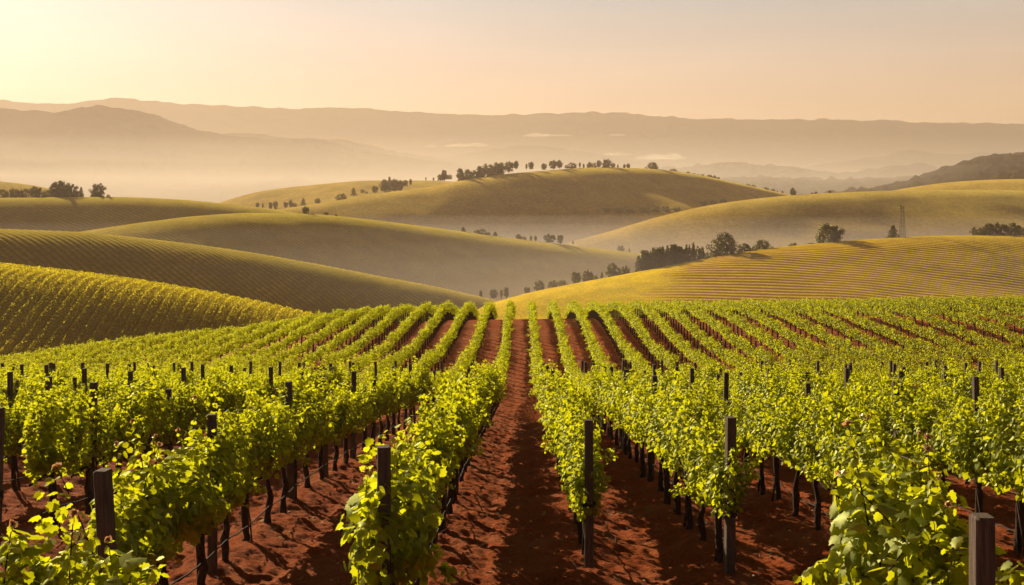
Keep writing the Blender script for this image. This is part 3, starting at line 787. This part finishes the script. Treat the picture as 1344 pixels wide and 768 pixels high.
# dry leaves and prunings lying on the soil
def litter():
    r = np.random.default_rng(77); n = 5200
    y = 9 + 30 * r.random(n) ** 1.5; x = (r.random(n) - .5) * 1.15 * y
    z = ground_z(x, y) + soil_micro(x, y) * (1 - .6 * sstep(30, 70, y)) + .006
    m = n // 2
    V, F, q = leaves(np.stack([x, y, z], 1)[:m], np.tile([0, 0, 1.0], (m, 1)) + r.normal(size=(m, 3)) * .35, r.normal(size=(m, 3)), .03 + .05 * r.random(m), 1, r.random(m), .5)
    V2, F2, q2 = leaves(np.stack([x, y, z], 1)[m:], np.tile([0, 0, 1.0], (n - m, 1)) + r.normal(size=(n - m, 3)) * .3, r.normal(size=(n - m, 3)) * [1, 1, .15], .1 + .2 * r.random(n - m), 2, r.random(n - m), .1)
    # prunings: squeeze the blades into twigs
    k = 4; b = V2.reshape(-1, k, 3); c = (b[:, 0:1] + b[:, 2:3]) / 2; side = b - c
    b[:, 1] = c[:, 0] + side[:, 1] * .07; b[:, 3] = c[:, 0] + side[:, 3] * .07
    me = np_mesh('leaf_litter', np.concatenate([V, b.reshape(-1, 3)]), [F, F2 + len(V)], [MAT['dry'], MAT['twig']], {'rnd': np.concatenate([q, q2])}, False,
                 np.concatenate([np.zeros(len(F), int), np.ones(len(F2), int)]))
    tag(link(bpy.data.objects.new('leaf_litter', me)), 'dry leaves and vine prunings scattered on the red soil', 'litter', kind='stuff')
MAT['dry'] = mat_plain('dry_leaf', (.30, .17, .07), .9); MAT['twig'] = mat_plain('dry_twig', (.20, .13, .08), .9)
litter()

# ------------------------------------------------------------------ trees
def tree_meshes(kind, seed):
    """unit tree, 1 m tall -> (trunk, crown)"""
    r = np.random.default_rng(seed); g = Geo()
    if kind == 'conifer':
        g.tube([(0, 0, -.12), (0, 0, .3), (0, 0, .9)], [.028, .022, .006], 6)
        P, N, T, S = [], [], [], []
        tiers = 9
        for i in range(tiers):
            t = i / (tiers - 1); z = .14 + .80 * t; rad = (.27 * (1 - t) ** .85 + .02) * (1 + .12 * r.normal())
            nb = int(10 - 5 * t)
            for j in range(nb):
                a = j / nb * 6.283 + r.random(); rr = rad * (.8 + .35 * r.random())
                n = 16; u = r.random(n) ** .7
                P.append(np.stack([np.cos(a) * rr * u, np.sin(a) * rr * u, z - .07 * u + .02 * r.normal(size=n)], 1) + r.normal(size=(n, 3)) * .012)
                N.append(np.tile([0, 0, 1.0], (n, 1)) + r.normal(size=(n, 3)) * .45); T.append(np.tile([np.cos(a), np.sin(a), -.35], (n, 1)) + r.normal(size=(n, 3)) * .4)
                S.append(np.full(n, .065) * (.7 + .6 * r.random(n)))
    else:
        asp, zc, zr = {'round': (.46, .52, .47), 'oval': (.26, .52, .48), 'bush': (.62, .40, .55), 'wide': (.62, .54, .44), 'slim': (.15, .52, .48)}[kind]
        g.tube([(0, 0, -.12), (.01, 0, .15), (0, .01, .38)], [.045, .035, .022], 7)
        for j in range(7):
            a = j * 2.4 + r.random(); e = (np.cos(a) * asp * .6, np.sin(a) * asp * .6, zc + .25 * r.normal() * zr)
            g.tube([(0, .005, .22 + .03 * j), (e[0] * .5, e[1] * .5, (.3 + e[2]) * .5 + .05), e], [.018, .012, .005], 5)
        P, N, T, S = [], [], [], []
        ncl = 72
        for j in range(ncl):
            d = norm(r.normal(size=3)); q = (.3 + .68 * r.random() ** .5)
            c = np.array([d[0] * asp * q, d[1] * asp * q, zc + d[2] * zr * q * (1 if d[2] > 0 else .85)])
            if j >= 58 and kind != 'slim':
                a_ = r.random() * 6.283; q_ = asp * .75 * r.random() ** .5; c = np.array([math.cos(a_) * q_, math.sin(a_) * q_, .06 + .16 * r.random()])
            cr = .105 * (.6 + .8 * r.random()) * (asp / .46) ** .5; n = int(40 + 18 * r.random())
            dd = norm(r.normal(size=(n, 3))); P.append(c + dd * cr * (.45 + .6 * r.random((n, 1))))
            N.append(dd + [0, 0, .3] + r.normal(size=(n, 3)) * .4); T.append(dd * .4 + [0, 0, -.5] + r.normal(size=(n, 3)) * .5)
            S.append(np.full(n, .062) * (.6 + .7 * r.random(n)))
    P, N, T, S = [np.concatenate(v) for v in (P, N, T, S)]
    P[:, 2] = np.maximum(P[:, 2], .02)
    V, F, q = leaves(P, N, T, S, 2, r.random(len(P)))
    return g.build('trunk', [MAT['trunk']]), np_mesh('crown', V, F, [MAT['tree_leaf']], {'rnd': q})
TT = {k: [tree_meshes(k, 200 + i * 7 + n) for n in range(3)] for i, k in enumerate(('round', 'oval', 'conifer', 'bush', 'wide', 'slim'))}
WORD = {'round': 'rounded tree', 'oval': 'upright oval tree', 'conifer': 'pointed conifer', 'bush': 'low bushy tree', 'wide': 'broad spreading tree', 'slim': 'slim tree'}
NATW = {'round': .95, 'oval': .56, 'conifer': .56, 'bush': 1.25, 'wide': 1.3, 'slim': .34}

def on_slope(H, px, base, d0):
    """distance at which the line of sight of a photo point meets the near slope of a hill"""
    for d in np.arange(d0, float(H['d'](px)), 2.0):
        if float(H['surf']((px - PX) / FP * d, d)) >= (PY - base) / FP * d: return float(d)
    return float(H['d'](px))
def plant(trees, place, group, dfun):
    """trees: (px, top py, base py, kind, width px or None)"""
    trees = sorted(trees, key=lambda t: t[0]); 
    for i, (px, top, base, kind, wpx) in enumerate(trees):
        d = dfun(px, base); x, y, z = at_px(px, base, d)
        h = (base - top) / FP * d * 1.04
        r = random.Random(int(px * 13 + top)); tr, cr = r.choice(TT[kind])
        t = empty('conifer_tree' if kind == 'conifer' else 'tree', (x, y, z - .02 * h), r.random() * 6.28)
        sx = 1.0 if not wpx else (wpx / FP * d) / (h * NATW[kind])
        t.scale = (h * sx, h * sx, h)
        link(bpy.data.objects.new('trunk', tr), t); link(bpy.data.objects.new('crown', cr), t)
        end = ordw(i + 1) + ' from the left' if i < len(trees) / 2 or len(trees) < 3 else (ordw(len(trees) - i) + ' from the right')
        tag(t, f"{WORD[kind]}, {end} {place}", 'tree', group)

mid_d = lambda o: (lambda p, b: H_mid['d'](p) + o)
plant([(604, 221, 239, 'oval', None), (613, 223, 240, 'round', None), (622, 224, 240, 'round', 13), (630, 218, 238, 'oval', None), (640, 216, 236, 'round', None), (650, 213, 234, 'round', 17), (658, 213, 231, 'oval', None),
       (668, 212, 225, 'round', 13), (677.5, 211, 221, 'oval', 7), (691, 215, 222, 'slim', None), (697, 212.5, 221.5, 'round', 8), (714, 214.5, 222.5, 'round', None), (726, 210.5, 221, 'round', 11), (734.5, 210.5, 220, 'round', 9), (744, 216, 221, 'bush', None), (751, 212.5, 221, 'bush', 12),
       (761, 213, 220, 'slim', None), (766, 215, 220, 'oval', None), (773.5, 213, 221, 'round', 8), (780, 213, 222, 'bush', 7), (786, 210, 219, 'round', 7), (796, 208.5, 221, 'round', 13), (804.5, 214, 220, 'round', 7), (811, 216, 220, 'oval', None), (819.5, 215.5, 221.5, 'oval', None), (824.5, 214.5, 221.5, 'oval', 5),
       (856, 213.5, 227, 'round', 17), (884, 221.5, 229, 'bush', 13)], 'along the central hill crest', 'trees along the crest of the central hill', mid_d(0))
plant([(903, 225, 231.5, 'oval', 6), (911, 227, 233, 'round', None), (916.5, 228, 233.5, 'oval', None), (922, 228.5, 234, 'round', None), (931, 229, 236, 'round', 8), (937, 230, 237.5, 'round', 8), (943, 232, 238.5, 'oval', None), (948, 236, 240, 'bush', None), (956, 239, 243, 'bush', None),
       (976, 243, 248, 'bush', None), (982, 241.5, 249, 'round', None), (989, 242.5, 250, 'round', 8), (999, 248, 253.5, 'bush', None), (1006, 245.5, 254.5, 'round', 9), (1014, 248, 256, 'round', 8), (1020, 250, 258, 'conifer', None), (1027, 250, 259, 'conifer', None)],
      'down the right flank of the central hill', 'trees down the right flank of the central hill', mid_d(0))
plant([(532, 236, 244, 'round', None), (539, 235, 242, 'oval', None), (559, 232.5, 237, 'slim', None), (569, 233, 237, 'oval', None), (578, 228.5, 237, 'round', 9), (583, 223, 236, 'oval', 8), (589, 228.5, 235, 'bush', 10),
       (464, 246, 257, 'conifer', 9), (476, 248, 253, 'bush', None), (481, 251, 254, 'bush', None), (492, 244, 252.5, 'round', 9), (504, 236, 251, 'round', 12), (511, 232, 251, 'conifer', 11), (518, 235, 250, 'round', 12), (525, 237, 250, 'round', 10), (448, 253.5, 263, 'bush', 17), (417, 260, 268, 'round', 8)],
      'on the slope left of the central hill', 'trees on the slope left of the central hill', mid_d(30))
plant([(338, 266, 272.5, 'oval', 5), (345, 267, 273, 'slim', None), (355, 265, 274, 'oval', None), (361.5, 264, 274, 'round', 7), (375, 265, 272, 'oval', 6), (382, 262.5, 271.5, 'round', 7), (387, 266, 271.5, 'bush', None), (398, 260, 270, 'conifer', 8)],
      'in the hazy field at mid left', 'trees in the hazy field at mid left', lambda p, b: 950)
plant([(608, 297.5, 306, 'conifer', 8), (630, 299.5, 309, 'bush', 16), (640, 304, 309.5, 'bush', 8), (650, 304, 311.5, 'conifer', 9), (681, 307.5, 315, 'round', 9), (688, 310, 315, 'bush', None), (697, 309.5, 316, 'oval', None), (703, 309.5, 316, 'oval', None), (721, 307.5, 318, 'round', 16), (735, 308, 319, 'oval', 9), (752, 316, 321, 'slim', None),
       (401, 271, 281.5, 'round', 9), (428, 278, 283, 'bush', 7), (441, 281, 284.5, 'bush', None), (815, 322, 330, 'bush', None), (826, 325, 332, 'conifer', None), (843, 328, 334, 'bush', None)],
      'along the crest of the folded vine hill', 'trees along the crest of the folded vine hill', lambda p, b: H_fold['d'](p) + 3)
plant([(631, 381, 392, 'slim', None), (648, 379, 391, 'round', None), (658, 380, 391, 'slim', None), (664.5, 377, 391, 'slim', 6), (692, 376, 388, 'oval', 9), (708, 368.5, 385, 'round', 15), (726, 368, 381, 'round', 14), (739, 367, 378, 'bush', 13), (756, 356, 377, 'oval', 13), (771, 355, 374, 'round', 16), (781, 361, 372, 'bush', 12), (790, 357, 371, 'conifer', 8),
       (805, 346, 369, 'round', 19), (820, 349.5, 366, 'round', 15)], 'below the near edge of the red hill', 'misty trees below the near edge of the red hill', lambda p, b: H_red['d'](p) + 16)
plant([(838, 335, 362, 'conifer', 14), (846, 328, 361, 'oval', 15), (855, 327, 359, 'round', 18), (866, 322, 356, 'oval', 14), (876, 321, 354, 'conifer', 11), (884, 319, 352, 'slim', None), (892, 322, 350, 'slim', None), (901, 320, 349, 'conifer', 10), (910, 318, 347, 'conifer', 11), (918, 323, 346, 'round', 16), (850, 334, 360, 'round', 14), (860, 324, 358, 'oval', 13), (870, 327, 356, 'round', 14), (880, 326, 353, 'round', 13), (888, 322, 351, 'conifer', 10), (896, 325, 350, 'oval', 12), (906, 323, 348, 'round', 13), (926, 330, 344, 'bush', 14), (935, 329, 342, 'bush', 12)],
      'in the dense grove at the red hill edge', 'grove at the left edge of the red hill', lambda p, b: H_red['d'](p) + 8)
plant([(949, 307, 341, 'round', 38), (977, 320, 338, 'round', 20), (990, 322, 337, 'bush', 18), (1001, 315.5, 335, 'round', 24), (1041, 318.5, 329, 'bush', 17), (1065, 318, 325, 'bush', 14), (1088, 293.5, 323, 'wide', 44), (1110, 315.5, 320, 'bush', 12), (1172, 295.5, 315, 'conifer', 17)],
      'standing singly on the red hill skyline', 'trees along the skyline of the red hill', lambda p, b: H_red['d'](p) + 3)
plant([(1284, 297, 310, 'bush', 22), (1297, 294, 310, 'round', 20), (1311, 293, 310, 'round', 22), (1328, 293, 310, 'round', 22), (1342, 297, 311, 'bush', 22)], 'clumped on top of the red hill', 'clump on top of the red hill', lambda p, b: H_red['d'](p) + 6)
plant([(4, 247, 260, 'bush', 14), (18, 247, 260, 'bush', 16), (31, 246.5, 260, 'bush', 14), (47, 245, 260, 'round', 17), (61, 248, 260, 'bush', 14), (73, 239.5, 260, 'round', 17), (81, 238, 260, 'round', 22), (92, 241, 260, 'round', 20), (101, 249, 260, 'bush', 14), (106.5, 245, 259.5, 'conifer', 8), (128.5, 240.5, 260, 'round', 20), (142, 255, 260, 'bush', 6)],
      'on the hill crest at far left', 'trees on the hill crest at far left', lambda p, b: H_west['d'](p) + 9)
plant([(1041, 247, 257.5, 'round', 9), (1066, 252.5, 256, 'bush', None), (1071, 251.5, 256, 'round', None), (1089, 250, 254.5, 'round', None)], 'on the golden east hill crest', 'trees on the crest of the golden east hill', lambda p, b: H_east['d'](p) + 2)
plant([(796, 271, 278, 'bush', 12), (812, 272, 279, 'bush', 14), (828, 273, 279, 'bush', 12), (845, 271, 279, 'bush', 14), (860, 269, 278, 'bush', 14), (874, 270, 278, 'bush', 13), (888, 271, 278, 'bush', 12), (924, 263, 271, 'round', 9), (937, 262, 270, 'round', 10), (950, 261, 268, 'round', 9)],
      'at the misty foot of the central hill', 'trees at the misty foot of the central hill', lambda p, b: on_slope(H_mid, p, b, 780))

# ------------------------------------------------------------------ lattice mast, shed
def lattice_mast(px, top, base, d):
    x, y, z = at_px(px, base, d); h = (base - top) / FP * d; wb, wt = .95, .42
    root = empty('lattice_mast', (x, y, z - .3)); tag(root, 'thin steel lattice mast beside the small conifer on the red hill', 'mast')
    g = Geo(); cs = [(-1, -1), (1, -1), (1, 1), (-1, 1)]
    for cx, cy in cs:
        g.tube([(cx * wb, cy * wb, 0), (cx * wt, cy * wt, h)], .055, 5)
    link(bpy.data.objects.new('leg_frame', g.build('leg_frame', [MAT['mast']])), root)
    g = Geo(); n = 9
    for i in range(n):
        t0, t1 = i / n, (i + 1) / n; w0 = wb + (wt - wb) * t0; w1 = wb + (wt - wb) * t1
        for j in range(4):
            a, b = cs[j], cs[(j + 1) % 4]
            g.tube([(a[0] * w0, a[1] * w0, h * t0), (b[0] * w1, b[1] * w1, h * t1)], .03, 4)
            g.tube([(b[0] * w0, b[1] * w0, h * t0), (a[0] * w1, a[1] * w1, h * t1)], .03, 4)
    link(bpy.data.objects.new('bracing', g.build('bracing', [MAT['mast']])), root)
    g = Geo(); g.tube([(-.9, 0, h), (.9, 0, h)], .05, 5); g.tube([(-.75, 0, h), (-.75, 0, h + .7)], [.22, .16], 8); g.tube([(-1.1, 0, h - .9), (-.45, 0, h - .9)], .12, 6)
    link(bpy.data.objects.new('antenna', g.build('antenna', [MAT['mast']])), root)
lattice_mast(1184.5, 270, 313.5, H_red['d'](1184) + 6)

def shed(px, base, d, w, dp, h, label, m, name='shed'):
    x, y, z = at_px(px, base, d); root = empty(name, (x, y, z - .5), .5); tag(root, label, 'building')
    a, b = w / 2, dp / 2
    v = [(-a, -b, 0), (a, -b, 0), (a, b, 0), (-a, b, 0), (-a, -b, h), (a, -b, h), (a, b, h), (-a, b, h), (-a, 0, h * 1.35), (a, 0, h * 1.35)]
    f4 = np.array([(0, 1, 5, 4), (2, 3, 7, 6), (1, 2, 6, 5), (3, 0, 4, 7)]); f3 = np.array([(5, 6, 9), (7, 4, 8)])
    link(bpy.data.objects.new('wall', np_mesh('wall', v, [f4, f3], [m])), root)
    o_, t_ = .3, .12; rv = []; 
    for s in (-1, 1):
        rv += [(-a - o_, s * (b + o_), h - .1), (a + o_, s * (b + o_), h - .1), (a + o_, 0, h * 1.35 + .05), (-a - o_, 0, h * 1.35 + .05)]
    rv = rv + [(p[0], p[1], p[2] + t_) for p in rv]
    rf = []
    for k in (0, 4):
        rf += [(k, k + 1, k + 2, k + 3), (k + 8, k + 11, k + 10, k + 9), (k, k + 8, k + 9, k + 1), (k + 1, k + 9, k + 10, k + 2), (k + 3, k + 11, k + 8, k)]
    link(bpy.data.objects.new('roof', np_mesh('roof', rv, np.array(rf), [MAT['roof']])), root)
    dv = [(-.6, -b - .02, 0), (.6, -b - .02, 0), (.6, -b - .02, h * .8), (-.6, -b - .02, h * .8)]
    dv = dv + [(p[0], p[1] - .05, p[2]) for p in dv]
    link(bpy.data.objects.new('door', np_mesh('door', dv, np.array([(4, 5, 6, 7), (0, 4, 7, 3), (5, 1, 2, 6), (7, 6, 2, 3)]), [MAT['trunk']])), root)
shed(508, 253.5, H_mid['d'](508) + 4, 7, 4, 1.8, 'small pale shed on the golden slope below the pointed grove', MAT['plaster'])

# ------------------------------------------------------------------ low banks of cloud lying in the far valleys
def cloud_bank(px, py, wpx, hpx, d, seed, label, dens):
    x, y, z = at_px(px, py, d); r = np.random.default_rng(seed)
    nu, nv = 96, 40; u = np.linspace(0, 2 * math.pi, nu, endpoint=False); v = np.linspace(.03, math.pi - .03, nv)
    U, Vv = np.meshgrid(u, v)
    X = np.sin(Vv) * np.cos(U); Y = np.sin(Vv) * np.sin(U); Z = np.cos(Vv)
    lump = 1 + 1.1 * np.maximum(-.3, fbm(X * 3.5 + seed, Y * 2 + Z * 2 + seed * 2, seed, 4))
    hz = np.where(Z > 0, 1.0, .35)
    A, B, C = wpx / FP * d / 2, wpx / FP * d / 4, hpx / FP * d / 1.7
    V = np.stack([X * A * (.9 + .1 * lump), Y * B * lump, Z * C * lump * hz * (.55 + .6 * np.maximum(0, fbm(X * 2.2 + 9, Y + seed, seed + 3, 2) + .5))], -1)
    i = np.arange(nu * nv).reshape(nv, nu); j = np.roll(i, -1, 1)
    F = np.stack([i[:-1].ravel(), i[1:].ravel(), j[1:].ravel(), j[:-1].ravel()], 1)
    vv = V.reshape(-1, 3) + [x, y, z]
    m, n, l, out = new_mat('cloud')
    o = link(bpy.data.objects.new('cloud_bank', np_mesh('cloud_bank', vv, [F, i[0][None, :], i[-1][None, ::-1]], [vol_mat('cloud', (1, .95, .88), dens, .2)], None, True)))
    tag(o, label, 'cloud', 'low cloud banks before the far mountains')
cloud_bank(612, 192, 60, 7, 3900, 3, 'long cream cloud bank low before the far mountains at centre left', .010)
cloud_bank(565, 193, 16, 6, 3900, 5, 'small faint cloud puff left of the long cream bank', .010)
cloud_bank(717, 179, 62, 6, 4000, 7, 'thin flat cloud streak highest before the far mountains', .010)
cloud_bank(808, 178, 24, 5, 4000, 9, 'short bright cloud streak right of the thin flat streak', .010)
cloud_bank(868, 208, 66, 10, 2900, 11, 'puffy peach cloud bank behind the right of the central hill', .010)
cloud_bank(810, 203, 40, 5, 2900, 13, 'low pale cloud left of the puffy peach bank', .010)
